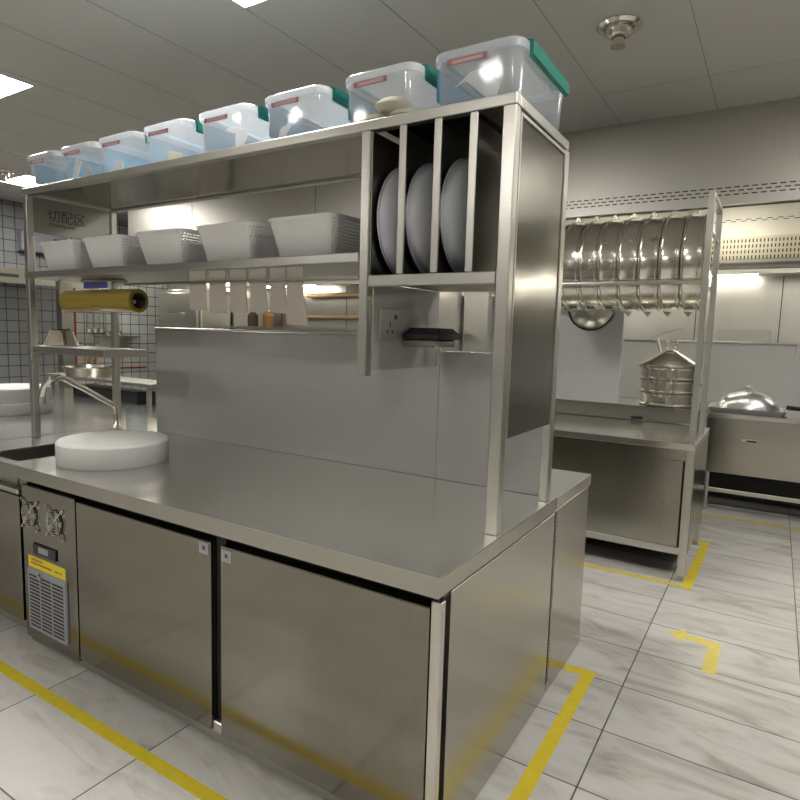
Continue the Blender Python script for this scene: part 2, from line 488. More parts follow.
# ================================================================== main island
XL, XR = -3.48, -0.69
YF, YS, YB = 1.328, 2.31, 2.82
ZT = 0.837
HX0, HX1, HY0, HY1 = -3.19, -2.885, 1.372, 2.02
# --- refrigerated unit
f = thing('refrigerated_counter', 'steel refrigerated undercounter unit with two plain doors and a fan panel', 'refrigerator', (-1.75, 1.8, 0))
b = B()
box(b, -2.81, -0.735, 1.395, 2.29, .055, .776)
obj('carcass', b, 'dark', f)
obj('end_panel', BX(-.733, XR + .001, 1.405, 2.298, .012, .776, bev=.002), 'side', f)
obj('corner_post', BX(-.720, XR + .001, 1.347, 1.372, .02, .762, bev=.002), 'frame', f)
obj('base_frame', BX(-2.81, -.735, 1.365, 2.29, .012, .058, bev=.003), 'dull', f)
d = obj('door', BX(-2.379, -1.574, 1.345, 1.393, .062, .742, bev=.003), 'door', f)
s = obj('sticker', BX(-1.628, -1.582, 1.3438, 1.3449, .695, .735), 'greylab', d, label='small grey sticker in the top corner')
obj('print', BX(-1.612, -1.598, 1.3432, 1.3439, .710, .724), 'engr', d)
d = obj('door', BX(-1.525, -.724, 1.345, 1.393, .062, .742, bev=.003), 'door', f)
obj('sticker', BX(-1.518, -1.472, 1.3438, 1.3449, .690, .730), 'greylab', d, label='small grey sticker in the top corner')
obj('print', BX(-1.502, -1.488, 1.3432, 1.3439, .705, .719), 'engr', d)
obj('door_post', BX(-1.572, -1.527, 1.372, 1.394, .062, .776), 'dark', f)
obj('hinge_bracket', BX(-1.572, -1.527, 1.352, 1.372, .055, .095, bev=.003), 'frame', f)
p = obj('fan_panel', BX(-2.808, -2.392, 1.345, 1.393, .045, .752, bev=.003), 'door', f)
for cx in (-2.738, -2.535):
    fb = B()
    lathe(fb, [(.056, 0), (.056, .0015), (0, .0015)], (0, 0, 0))
    for v in fb.verts: v.co = Vector((cx + v.co.x, 1.3445 - v.co.z, .625 + v.co.y))
    fan = obj('cooling_fan', fb, 'black', f)
    bl = B()
    for k in range(5):
        a0 = 2 * PI * k / 5
        pts = [(.012, -.2), (.050, -.25), (.053, .25), (.014, .4)]
        poly = [(cx + r * math.cos(a0 + t), .625 + r * math.sin(a0 + t)) for r, t in pts]
        prism(bl, poly, 1.3405, 1.3425, lambda x, y, z: (x, z, y))
    lathe(bl, [(.017, -.001), (.015, .004), (0, .005)], (0, 0, 0), n=20)
    for v in list(bl.verts)[-41:]:
        v.co = Vector((cx + v.co.x, 1.3425 - v.co.z, .625 + v.co.y))
    obj('blade', bl, 'grey', fan)
    gr = B()
    for rr in (.020, .031, .042, .053):
        tube(gr, [(cx + rr * math.cos(a), 1.334, .625 + rr * math.sin(a)) for a in [2 * PI * i / 28 for i in range(29)]], .0013, 5, False)
    for sx in (1, -1):
        tube(gr, [(cx - .062 * sx, 1.338, .625 + .062), (cx, 1.331, .625), (cx + .062 * sx, 1.338, .625 - .062)], .0026, 6)
    obj('wire_guard', gr, 'shine', fan, True)
    for sx in (-1, 1):
        for sz in (-1, 1):
            sc = lathe(B(), [(.006, 0), (.0055, .008), (0, .009)], (0, 0, 0), n=12)
            for v in sc.verts:
                v.co = Vector((cx + .063 * sx + v.co.x, 1.3448 - v.co.z, .625 + .063 * sz + v.co.y))
            obj('screw', sc, 'shine', fan, True)
ct = obj('controller', BX(-2.715, -2.535, 1.338, 1.3445, .452, .502, bev=.002), 'blackpl', f)
obj('display', BX(-2.668, -2.590, 1.3368, 1.3379, .466, .492), 'grey', ct)
lb = obj('warning_label', BX(-2.768, -2.470, 1.3435, 1.3448, .384, .436), 'yellow', f)
pr = B()
random.seed(3)
for row, (x0, x1) in enumerate(((-2.74, -2.66), (-2.745, -2.575))):
    z = .422 - row * .016
    x = x0
    while x < x1:
        wd = random.uniform(.006, .012); box(pr, x, x + wd, 1.3428, 1.3434, z - .005, z + .004); x += wd + .003
for x in (-2.553, -2.541, -2.529, -2.51):
    box(pr, x, x + .008, 1.3428, 1.3434, .401, .410)
obj('print', pr, 'ink', lb)
gv = B()
loft(gv, [[(x, 1.3445, z) for x, z, _ in rrect(.308, .286, .012, 0, -2.615, .240)],
          [(x, 1.337, z) for x, z, _ in rrect(.302, .280, .010, 0, -2.615, .240)]])
gv = obj('vent_grille', gv, 'grey', f)
sl = B()
for i in range(15):
    z = .350 - i * .0165
    for x0 in (-2.752, -2.658, -2.564):
        box(sl, x0, x0 + .083, 1.3362, 1.3372, z - .0042, z + .0042)
obj('slot', sl, 'black', gv)
tube_b = B(); tube(tube_b, [(-2.66, 1.336, .372), (-2.655, 1.325, .366), (-2.63, 1.324, .352)], .006, 8)
obj('catch', tube_b, 'grey', gv)

# --- sink cabinet
f = thing('sink_cabinet', 'steel sink base cabinet with plain door left of the fan panel', 'cabinet', (-3.15, 1.8, 0))
obj('side_panel', BX(-3.478, -3.46, 1.395, 2.29, .05, .776), 'side', f)
obj('front_panel', BX(-3.478, -2.812, 1.372, 1.394, .045, .776), 'dull', f)
d = obj('door', BX(-3.45, -2.838, 1.345, 1.371, .10, .690, bev=.003), 'door', f)
obj('lip', BX(-3.46, -2.83, 1.340, 1.371, .697, .722, bev=.003), 'frame', f)
obj('basin', (lambda bm: (box(bm, HX0 - .004, HX1 + .004, HY0, HY1, .56, .566), box(bm, HX0 - .004, HX0, HY0, HY1, .566, ZT - .003),
      box(bm, HX1, HX1 + .004, HY0, HY1, .566, ZT - .003), box(bm, HX0, HX1, HY0 - .004, HY0, .56, ZT - .003), box(bm, HX0, HX1, HY1, HY1 + .004, .56, ZT - .003), bm)[-1])(B()), 'dull', f)
obj('foot', BX(-3.46, -2.84, 1.42, 2.28, 0, .05), 'dark', f)

# --- front worktop, one continuous sheet with the sink cut out
wt = B()
zt0 = ZT - .004
for a in ((XL, HX0, YF, YS), (HX1, XR, YF, YS), (HX0, HX1, YF, HY0), (HX0, HX1, HY1, YS)):
    box(wt, a[0], a[1], a[2], a[3], zt0, ZT)
w0 = thing('worktop', 'long brushed steel worktop with folded front edge over the refrigerated unit', 'worktop', (-2.0, 1.8, ZT))
obj('surface', wt, 'top', w0)
ap = B()
box(ap, XL, XR, YF, YF + .015, ZT - .058, ZT - .0001, bev=.002)
box(ap, XR - .015, XR, YF + .016, 1.742, ZT - .058, ZT - .0001, bev=.002)
box(ap, XR - .015, XR, 1.745, YS - .002, ZT - .058, ZT - .0001, bev=.002)
box(ap, XL, XL + .015, YF + .016, YS - .002, ZT - .058, ZT - .0001)
obj('apron', ap, 'side', w0)

# --- rear table behind the seam
f = thing('rear_cabinet', 'steel cabinet joined back to back behind the refrigerated unit, riveted seam on its side', 'cabinet', (-2.0, 2.5, 0))
obj('body', BX(XL, XR - .001, YS + .003, YB - .012, .012, .782, bev=.002), 'side', f)
w1 = obj('top', BX(XL, XR + .004, YS + .001, YB, ZT - .05, ZT, bev=.0015), 'top', f)
rv = B()
box(rv, XR, XR + .0025, YS - .001, YS + .014, .05, .78)
rv = obj('seam_strip', rv, 'frame', f)
hs = B()
for i in range(46):
    z = .065 + i * .0155
    box(hs, XR + .0026, XR + .0034, YS + .003, YS + .010, z, z + .008)
obj('slot', hs, 'dark', rv)

# ================================================================== overshelf
PX0, PX1, PY0, PY1 = -3.478, -0.70, 1.73, 2.25
T = .036
sh = thing('overshelf', 'tall stainless overshelf on tube posts standing on the worktop', 'shelf', (-2.1, 2.0, ZT))
def post(x, y, z0=ZT, z1=2.14, tx=T, ty=T, nm='post'):
    obj(nm, BX(x, x + tx, y, y + ty, z0, z1, bev=.0025), 'frame', sh)
post(PX0, PY0); post(PX0 + .004, PY1 - T)
post(PX1 - .042, PY0, tx=.042); post(PX1 - .034, PY1 - T, tx=.034, ty=.045)
post(-1.255, PY0, z0=1.31)                               # divider post
post(-1.105, PY1 - .03, z0=1.397, z1=1.62, tx=.02, ty=.02); post(-.965, PY1 - .03, z0=1.397, z1=1.62, tx=.028, ty=.02)
tr = B()
box(tr, PX0, PX1, PY0, PY0 + T, 2.141, 2.175, bev=.003)
box(tr, PX0, PX1, PY1 - T, PY1, 2.141, 2.175, bev=.003)
box(tr, PX0, PX0 + T, PY0 + T, PY1 - T, 2.141, 2.175, bev=.003)
box(tr, PX1 - T, PX1, PY0 + T, PY1 - T, 2.141, 2.175, bev=.003)
obj('top_frame', tr, 'frame', sh)
obj('top_sheet', BX(PX0 + T, PX1 - T, PY0 + T, PY1 - T, 2.150, 2.1725), 'under', sh)
obj('shelf_board', BX(PX0 + .002, -1.256, PY0 - .004, PY1 + .004, 1.706, 1.740, bev=.003), 'frame', sh)
obj('lower_shelf_board', BX(-3.44, -2.78, PY0 + .004, PY0 + .25, 1.306, 1.344, bev=.003), 'frame', sh)
obj('hanging_rail', BX(-2.6, -1.256, PY0 - .002, PY0 + .004, 1.650, 1.660), 'dull', sh)
# plate compartments
cf = B()
box(cf, -1.218, -.743, PY0 + .001, PY0 + .03, 1.622, 1.660, bev=.003)
obj('rack_rail', cf, 'frame', sh)
obj('rack_floor', BX(-1.218, -.743, PY0 + .031, PY1 - .002, 1.640, 1.652), 'dull', sh)
obj('rack_back', BX(-1.218, -.743, PY1 - .008, PY1 - .002, 1.653, 2.140), 'dull', sh)
for xx in (-1.218, -1.105, -.975, -.851):
    fin = B()
    if xx != -1.218:
        box(fin, xx, xx + .027, PY0 + .003, PY0 + .012, 1.661, 2.140, bev=.002)
        box(fin, xx, xx + .004, PY0 + .0125, PY1 - .01, 1.654, 2.139)
    else:
        box(fin, xx, xx + .004, PY0 + .01, PY1 - .01, 1.654, 2.139)
    obj('rack_divider', fin, 'dull' if xx == -1.218 else 'frame', sh)
# inner side plate that carries the socket, outer side panel with raised rim
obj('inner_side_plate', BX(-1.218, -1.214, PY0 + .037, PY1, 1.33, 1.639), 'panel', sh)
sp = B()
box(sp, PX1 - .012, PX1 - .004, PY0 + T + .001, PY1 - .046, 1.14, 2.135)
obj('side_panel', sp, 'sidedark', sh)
tm = B()
box(tm, PX1 - .004, PX1 + .002, PY0 + .037, PY0 + .047, 1.14, 2.128)
box(tm, PX1 - .004, PX1 + .002, PY0 + .048, PY1 - .047, 2.118, 2.128)
obj('panel_rim', tm, 'frame', sh)
ep = obj('end_panel', BX(-3.452, -3.446, PY0 + T, PY1 - T - .01, 1.955, 2.140), 'dull', sh)
tx = text_mesh('lettering', '切配区', .072, 'engr', sh, (-3.4455, 1.842, 2.030), (0, 1, 0), (0, 0, 1), 'dark characters on the end panel')
text_mesh('lettering', 'Matching area', .026, 'engr', sh, (-3.4455, 1.848, 2.000), (0, 1, 0), (0, 0, 1), 'small line of dark letters on the end panel')

# wall socket
t = thing('power_socket', 'steel socket plate on the inner side wall below the bowl rack', 'socket', (-1.213, 1.86, 1.43))
pb = B(); box(pb, -1.2138, -1.207, 1.800, 1.930, 1.43, 1.552, bev=.002)
p = obj('plate', pb, 'panel', t)
hb = B(); box(hb, -1.2069, -1.2062, 1.862, 1.868, 1.485, 1.503); box(hb, -1.2069, -1.2062, 1.845, 1.851, 1.463, 1.475); box(hb, -1.2069, -1.2062, 1.877, 1.883, 1.463, 1.475)
obj('socket_hole', hb, 'black', p)
obj('switch', BX(-1.2069, -1.2045, 1.892, 1.908, 1.515, 1.530), 'blackpl', p)

# splash panels between the two tables
t = thing('splash_panel', 'wide matt brushed steel screen standing across the middle of the worktop', 'splash panel', (-2.3, 2.28, ZT))
obj('sheet', BX(-3.14, -1.222, 2.285, 2.300, ZT, 1.450, bev=.002), 'panel', t)
obj('cap', BX(-3.142, -1.222, 2.281, 2.304, 1.4505, 1.462, bev=.003), 'frame', t)
t = thing('splash_panel', 'lower matt steel screen standing under the bowl rack', 'splash panel', (-1.0, 2.28, ZT))
obj('sheet', BX(-1.2219, -.745, 2.285, 2.300, ZT, 1.395, bev=.002), 'panel', t)

# dispenser with black lid on the inner side plate
t = thing('wall_dispenser', 'small steel box with sloped black lid on the side wall beyond the socket', 'dispenser', (-1.13, 2.02, 1.38))
obj('body', BX(-1.213, -1.065, 1.96, 2.12, 1.415, 1.4445, bev=.006), 'dull', t)
obj('lid', loft(B(), [rrect(.165, .175, .012, 1.445, -1.130, 2.04), rrect(.165, .175, .012, 1.463, -1.130, 2.04), rrect(.125, .135, .012, 1.487, -1.130, 2.04)]), 'blackpl', t)

# ================================================================== bowls in the rack
def bowl(x, label):
    t = thing('melamine_bowl', label, 'bowl', (x, 1.955, 1.655), 'milky round bowls standing on edge in the rack')
    cz = 1.655 + .206
    pr = []
    n = 12
    for i in range(n + 1):
        a = PI / 2 * i / n
        pr.append((.200 * math.sin(a) ** 0.9 if i else 0, .078 * math.cos(a) ** 0.9 if i < n else 0))
    pr += [(.206, -.002), (.206, -.006), (.196, -.006)]
    pr += [(r * .955, h - .004) for r, h in reversed(pr[:n])]
    pr[-1] = (0, pr[-1][1])
    obj('shell', lathe(B(), [(r, h) for r, h in pr], (x, 1.955, cz), 'x', 56), 'bowl', t, True)
    return t
b0 = bowl(-1.192, 'milky bowl standing on edge in the compartment next to the perforated basket')
dup(b0, (-1.078, 1.955, 1.655), 'milky bowl standing on edge in the middle compartment of the rack')
dup(b0, (-.948, 1.955, 1.655), 'milky bowl standing on edge beside the empty compartment')

# ================================================================== clear storage bins
def make_bin(x, y, z, label):
    t = thing('storage_bin', label, 'storage bin', (x, y, z), 'clear plastic bins in a row on top of the overshelf')
    W0, D0, W1, D1, H = .268, .42, .302, .465, .168
    cx, cy = x + W1 / 2, y + D1 / 2
    bm = loft(B(), [rrect(W0, D0, .025, z, cx, cy), rrect(W1 - .012, D1 - .012, .04, z + H - .012, cx, cy),
                    rrect(W1 - .017, D1 - .017, .038, z + H - .012, cx, cy), rrect(W0 - .006, D0 - .006, .022, z + .004, cx, cy)], True, True)
    obj('body', bm, 'clear', t, True)
    rm = loft(B(), [rrect(W1 - .016, D1 - .016, .04, z + H - .026, cx, cy), rrect(W1 + .004, D1 + .004, .05, z + H - .026, cx, cy),
                    rrect(W1 + .006, D1 + .006, .05, z + H - .004, cx, cy), rrect(W1 - .004, D1 - .004, .045, z + H + .001, cx, cy),
                    rrect(W1 - .016, D1 - .016, .04, z + H - .004, cx, cy), rrect(W1 - .016, D1 - .016, .04, z + H - .026, cx, cy)], False, False)
    obj('rim', rm, 'clearrim', t, True)
    obj('lid', loft(B(), [rrect(W1 - .018, D1 - .018, .04, z + H - .008, cx, cy), rrect(W1 - .018, D1 - .018, .04, z + H - .004, cx, cy)]), 'clear', t)
    xr, xl = x + W1 + .004, x - .004
    lt = prism(B(), [(xr, z + H - .045), (xr + .013, z + H - .040), (xr + .011, z + H + .002), (xr - .014, z + H + .008), (xr - .014, z + H + .0015), (xr, z + H)], y + .055, y + D1 - .05, lambda a, b_, c_: (a, c_, b_))
    obj('latch', lt, 'teal', t, label='teal latch along the right side')
    lt = prism(B(), [(xl, z + H - .125), (xl - .004, z + H - .120), (xl - .004, z + H + .002), (xl + .014, z + H + .008), (xl + .014, z + H + .0015), (xl, z + H)], y + .055, y + D1 - .05, lambda a, b_, c_: (a, c_, b_))
    obj('latch', lt, 'blue', t, label='blue latch along the left side')
    lf = B()
    lx0, lx1, lz0, lz1 = x + .055, x + .190, z + H - .045, z + H - .027
    for a in ((lx0, lx1, lz0, lz0 + .003), (lx0, lx1, lz1 - .003, lz1), (lx0, lx0 + .016, lz0, lz1), (lx1 - .012, lx1, lz0, lz1)):
        box(lf, a[0], a[1], y + .0015, y + .0035, a[2], a[3])
    lf = obj('label_frame', lf, 'pink', t)
    obj('label_card', BX(lx0 + .014, lx1 - .010, y + .0037, y + .0047, lz0 + .003, lz1 - .003), 'palepink', lf)
    return t
BZ = 2.1755
xs = [-3.486, -3.162, -2.838, -2.492, -2.126, -1.752, -1.365, -1.004]
bl = ['clear bin at the far left end of the overshelf before the glowing panel',
      'clear bin with two small modelled white glints, next to the far left end bin',
      'clear bin with one rounded modelled white glint, third from the far left end',
      'clear bin with a small cream scrap, fourth from the far left end',
      'clear bin with a flat modelled white glint across its middle, fifth from the far end',
      'clear bin with a pointed modelled white glint',
      'clear bin filled with cream coloured packets over the divider post',
      'largest looking clear bin on the right end of the overshelf with bright teal latch']
bl[5] = 'clear bin with a pointed modelled white glint, beside the bin with cream packets'
first = None
for x, l in zip(xs, bl):
    if first is None: first = make_bin(x, 1.752, BZ, l)
    else: dup(first, (x, 1.752, BZ), l)

def scrap(poly, label, mat='glintw', y=1.79, cat='paper scrap', nm='glint_and_scrap'):  # white shapes stand in for lamp reflections in the bin plastic
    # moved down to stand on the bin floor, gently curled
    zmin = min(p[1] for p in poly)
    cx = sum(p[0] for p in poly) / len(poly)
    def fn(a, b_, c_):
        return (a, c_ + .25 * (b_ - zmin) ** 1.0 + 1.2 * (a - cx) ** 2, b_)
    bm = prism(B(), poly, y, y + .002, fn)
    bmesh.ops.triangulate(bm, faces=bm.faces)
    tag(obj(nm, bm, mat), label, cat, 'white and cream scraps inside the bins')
scrap([(-3.13, 2.31), (-3.10, 2.295), (-3.063, 2.288), (-3.07, 2.2), (-3.08, 2.182), (-3.115, 2.182)], 'white modelled lamp glint by the left wall of the second bin from the far end')
scrap([(-3.03, 2.259), (-3.0, 2.258), (-2.945, 2.226), (-2.94, 2.182), (-2.985, 2.182), (-3.0, 2.228)], 'slanted white modelled lamp glint in the middle of the second bin from the far end')
scrap([(-2.780, 2.182), (-2.773, 2.241), (-2.741, 2.251), (-2.702, 2.232), (-2.690, 2.182)], 'rounded white modelled lamp glint at the bottom of the third bin from the far end')
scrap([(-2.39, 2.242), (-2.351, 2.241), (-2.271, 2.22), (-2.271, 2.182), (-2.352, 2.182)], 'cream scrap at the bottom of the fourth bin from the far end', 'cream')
scrap([(-2.022, 2.284), (-2.002, 2.295), (-1.947, 2.273), (-1.889, 2.264), (-1.879, 2.24), (-1.895, 2.182), (-1.93, 2.182), (-1.947, 2.257)], 'flat white modelled lamp glint inside the fifth bin from the far end')
scrap([(-1.698, 2.182), (-1.700, 2.231), (-1.690, 2.245), (-1.671, 2.247), (-1.647, 2.276), (-1.623, 2.274), (-1.641, 2.245), (-1.659, 2.213), (-1.67, 2.182)], 'pointed white modelled lamp glint in the bin beside the cream packets')
scrap([(-.95, 2.262), (-.899, 2.299), (-.847, 2.304), (-.79, 2.243), (-.80, 2.182), (-.81, 2.182), (-.82, 2.245), (-.853, 2.277), (-.913, 2.271)], 'white arched modelled lamp glint inside the right end bin')
for i, (px, pz, l) in enumerate(((-1.275, 0, 'cream packet lying at the left in the bin over the divider post'), (-1.155, 0, 'cream packet lying at the right in the bin over the divider post'), (-1.205, .046, 'cream packet lying on top of the other two in the bin'))):
    bm = loft(B(), [rrect(.08, .20, .03, BZ + .005 + pz, px, 1.90), rrect(.112, .24, .04, BZ + .025 + pz, px, 1.90), rrect(.08, .18, .03, BZ + .050 + pz, px, 1.90)])
    tag(obj('food_packet', bm, 'cream', None, True), l, 'packet', 'cream packets in one bin')

# ================================================================== perforated baskets
def make_basket(x, y, z, label):
    t = thing('plastic_basket', label, 'basket', (x, y, z), 'white plastic baskets on the overshelf')
    W0, D0, W1, D1, H = .275, .34, .350, .42, .155
    cx, cy = x + W1 / 2, y + D1 / 2
    def wall(side, sg=0):
        bm = B()
        o0 = rrect(W0, D0, .03, z, cx, cy); o1 = rrect(W1 - .01, D1 - .01, .04, z + H - .01, cx, cy)
        n = len(o0)
        for k in range(n):
            k2 = (k + 1) % n
            mx_ = (o0[k][0] + o0[k2][0]) / 2 - cx; my_ = (o0[k][1] + o0[k2][1]) / 2 - cy
            sd = abs(mx_) > W0 / 2 - .012
            if sd == side and (not sg or mx_ * sg > 0):
                a, b_, c_, d_ = [bm.verts.new(p) for p in (o0[k], o0[k2], o1[k2], o1[k])]
                bm.faces.new((a, b_, c_, d_))
        if not side:
            bm.faces.new([bm.verts.new(p) for p in o0])
        bmesh.ops.remove_doubles(bm, verts=bm.verts, dist=1e-5)
        bmesh.ops.solidify(bm, geom=bm.faces[:], thickness=.002)
        return bm
    obj('shell', wall(False), 'bask', t, True)
    for sg in (-1, 1): obj('perforated_side', wall(True, sg), 'baskhole', t, True, label='finely perforated side')
    rm = loft(B(), [rrect(W1 - .014, D1 - .014, .04, z + H - .014, cx, cy), rrect(W1 + .002, D1 + .002, .05, z + H - .016, cx, cy),
                    rrect(W1 + .006, D1 + .006, .05, z + H - .003, cx, cy), rrect(W1 - .004, D1 - .004, .045, z + H, cx, cy), rrect(W1 - .014, D1 - .014, .04, z + H - .014, cx, cy)], False, False)
    obj('rim', rm, 'bask', t, True)
    return t
bx = [-3.412, -3.000, -2.561, -2.159, -1.700]
bx = [-3.425, -3.02, -2.585, -2.165, -1.745]
lb = ['white basket at the far left end of the shelf above the film roll', 'white basket second from the far left end of the shelf',
      'white basket in the middle of the five on the shelf', 'white basket left of the basket touching the divider post',
      'white basket against the divider post showing its perforated side']
first = None
for x, l in zip(bx, lb):
    if first is None: first = make_basket(x, 1.765, 1.7405, l)
    else: dup(first, (x, 1.765, 1.7405), l)

# wire hook beside the first basket
bm = B(); tube(bm, [(-3.395, 1.742, 1.741), (-3.395, 1.742, 1.93)], .0035, 8); tube(bm, [(-3.42, 1.742, 1.915), (-3.37, 1.742, 1.918)], .0035, 8)
tag(obj('wire_rod', bm, 'white'), 'thin white upright rod with crossbar beside the far left basket', 'rod')

# ================================================================== hanging sheets
sx = [(-2.158, .101, 1.536), (-2.034, .095, 1.526), (-1.912, .092, 1.527), (-1.797, .088, 1.528), (-1.688, .080, 1.528), (-1.603, .082, 1.482)]
sl_ = ['beige sheet at the left end of the six hanging under the shelf', 'second beige sheet from the left end under the shelf',
       'third beige sheet from the left end under the shelf', 'fourth beige sheet from the left end under the shelf',
       'fifth beige sheet, just left of the long flared one under the shelf', 'longest beige sheet with flared bottom hanging under the shelf']
for (x, wd, z1), l in zip(sx, sl_):
    fl = .022 if z1 < 1.5 else .004
    poly = [(x, 1.7055), (x + wd, 1.7055), (x + wd, 1.60), (x + wd + fl * .5, 1.555), (x + wd + fl, z1), (x - .004, z1 + .004), (x, 1.60)]
    bm = prism(B(), poly, 1.742, 1.7445, lambda a, b_, c_: (a, c_ + 0.15 * (1.7055 - b_) ** 2, b_))
    tag(obj('hanging_sheet', bm, 'paper'), l, 'hanging sheet', 'beige sheets hanging in a row under the shelf')

# ================================================================== film roll and box
t = thing('film_roll', 'large roll of yellow tinted cling film hanging under the shelf', 'film roll', (-3.02, 1.85, 1.58))
cx0, cx1, rr = -3.275, -2.665, .058
obj('film', lathe(B(), [(.040, 0), (rr - .004, 0), (rr, .004), (rr, cx1 - cx0 - .004), (rr - .004, cx1 - cx0), (.040, cx1 - cx0), (.040, 0)], (cx0, 1.85, 1.588), 'x', 56), 'film', t, True)
obj('core', lathe(B(), [(.035, -.002), (.0398, -.002), (.0398, cx1 - cx0 + .002), (.035, cx1 - cx0 + .002), (.035, .01), (0, .01)], (cx0, 1.85, 1.588), 'x', 40), 'cardb', t, True)
pb = B()
for (x0, x1, a0, a1) in ((-3.03, -2.90, -.95, -1.25), (-2.99, -2.91, -1.35, -1.5)):
    v = [bmesh.types.BMVert for _ in ()]
    pr_ = []
    for xx in (x0, x1):
        pr_.append([pb.verts.new((xx, 1.85 - (rr + .0008) * math.cos(a_ + PI / 2 + .5), 1.588 + (rr + .0008) * math.sin(a_ + PI / 2 + .5) - .0)) for a_ in [a0 + (a1 - a0) * i / 4 for i in range(5)]])
    for i in range(4): pb.faces.new((pr_[0][i], pr_[0][i + 1], pr_[1][i + 1], pr_[1][i]))
obj('print', pb, 'print', t)
br = B()
tube(br, [(-3.36, 1.85, 1.705), (-3.36, 1.85, 1.588), (-3.33, 1.85, 1.588)], .006, 8)
tube(br, [(-2.50, 1.85, 1.60), (-2.50, 1.85, 1.60)], .001, 4) if False else None
tube(br, [(-3.36, 1.85, 1.583), (-2.70, 1.85, 1.583)], .010, 10)
obj('bracket', br, 'dull', t, True)
t = thing('bag_pack', 'bundle of crinkled bags with a blue header lying on the yellow film roll', 'bag pack', (-3.0, 1.9, 1.66))
bm = B(); 
loft(bm, [rrect(.26, .10, .03, 1.6865, -3.03, 1.90), rrect(.30, .12, .04, 1.692, -3.03, 1.90), rrect(.27, .10, .03, 1.704, -3.03, 1.90)])
obj('bags', bm, 'bag', t, True)
obj('header', BX(-3.11, -2.90, 1.835, 1.848, 1.653, 1.684, bev=.002), 'bluebox', t)
obj('white_tab', BX(-2.898, -2.862, 1.835, 1.848, 1.653, 1.684, bev=.002), 'white', t)

# steel cup on the lower shelf board
t = thing('steel_cup', 'upturned steel cup on the low shelf board by the left post', 'cup', (-3.385, 1.85, 1.3445))
obj('shell', lathe(B(), [(.085, 1.3445), (.089, 1.350), (.062, 1.425), (.058, 1.430), (0, 1.430)], (-3.385, 1.86, 0)), 'shine', t, True)
obj('base_ring', lathe(B(), [(.03, 1.4305), (.046, 1.4305), (.046, 1.438), (0, 1.438)], (-3.385, 1.86, 0)), 'dark', t, True)

# ================================================================== block, faucet
tag(obj('cutting_block', lathe(B(), [(0, ZT), (.236, ZT), (.240, ZT + .005), (.240, ZT + .094), (.232, ZT + .103), (0, ZT + .104)], (-2.60, 1.66, 0), 'z', 72), 'block', None, True),
    'round thick white cutting block on the worktop beside the sink', 'cutting board')
t = thing('faucet', 'chrome swivel faucet with long curved spout reaching over the sink', 'faucet', (-3.3, 2.12, ZT))
obj('base', lathe(B(), [(0, ZT), (.038, ZT), (.038, ZT + .012), (.022, ZT + .03), (.017, ZT + .09), (0, ZT + .09)], (-3.29, 2.12, 0)), 'shine', t, True)
pts = [(-3.29, 2.12, ZT + .091), (-3.29, 2.12, .97), (-3.275, 2.10, 1.00), (-3.24, 2.04, 1.025), (-3.12, 1.83, 1.125), (-2.93, 1.62, 1.20), (-2.885, 1.57, 1.212), (-2.885, 1.53, 1.205), (-2.915, 1.515, 1.17), (-2.93, 1.51, 1.12)]
obj('spout', tube(B(), pts, .0145, 12), 'shine', t, True)
obj('aerator', lathe(B(), [(0, 1.085), (.016, 1.085), (.017, 1.119), (0, 1.119)], (-2.93, 1.51, 0)), 'shine', t, True)
t = thing('glass_jar', 'clear straight sided jar standing on the worktop behind the round cutting block', 'jar', (-3.19, 2.15, ZT))
obj('body', lathe(B(), [(0, ZT), (.055, ZT), (.058, ZT + .01), (.058, ZT + .16), (.054, ZT + .16), (.053, ZT + .012), (0, ZT + .01)], (-3.14, 2.15, 0)), 'glass', t, True)

# ================================================================== far left wash table
f = thing('wash_table', 'low steel table beyond the left post with white round blocks on it', 'table', (-4.8, 2.2, 0))
obj('top', BX(-6.0, -3.50, 1.05, 3.35, .795, .836, bev=.003), 'top', f)
for x in (-5.95, -3.58):
    for y in (1.12, 3.25): obj('leg', BX(x, x + .04, y, y + .04, 0, .794), 'frame', f)
for z0, l, r in ((.8365, 'lower of the two stacked white round blocks on the far table', .235), (.8365 + .085, 'upper of the two stacked white round blocks on the far table', .230)):
    hh = .084 if z0 < .9 else .10
    tag(obj('cutting_block', lathe(B(), [(0, z0), (r - .004, z0), (r, z0 + .006), (r, z0 + hh - .008), (r - .008, z0 + hh), (0, z0 + hh)], (-4.56, 2.16, 0), 'z', 60), 'block', None, True), l, 'cutting board', 'stacked white blocks on the far table')
f = thing('table_riser', 'steel riser shelf standing on the far wash table behind the faucet', 'riser shelf', (-5.0, 3.1, .836))
obj('board', BX(-5.70, -4.15, 2.98, 3.28, .985, 1.012, bev=.003), 'frame', f)
for x in (-5.66, -4.25):
    obj('leg', BX(x, x + .03, 3.0, 3.03, .8365, .984), 'frame', f); obj('leg', BX(x, x + .03, 3.22, 3.25, .8365, .984), 'frame', f)
tag(obj('black_tray', BX(-5.33, -4.40, 3.02, 3.20, .8367, .93, bev=.006), 'blackpl'), 'black tray pushed under the riser shelf on the far table', 'tray')
t = thing('steel_pan', 'shallow round steel pan on the riser shelf behind the faucet', 'pan', (-5.2, 3.12, 1.0125))
obj('shell', lathe(B(), [(0, 1.0125), (.20, 1.0125), (.225, 1.09), (.235, 1.095), (.235, 1.10), (.218, 1.098), (.195, 1.02), (0, 1.02)], (-5.2, 3.12, 0), 'z', 48), 'shine', t, True)

# steel column
struct('trim_2', BX(-6.66, -6.55, 3.62, 3.74, 0, 2.0), 'dull')
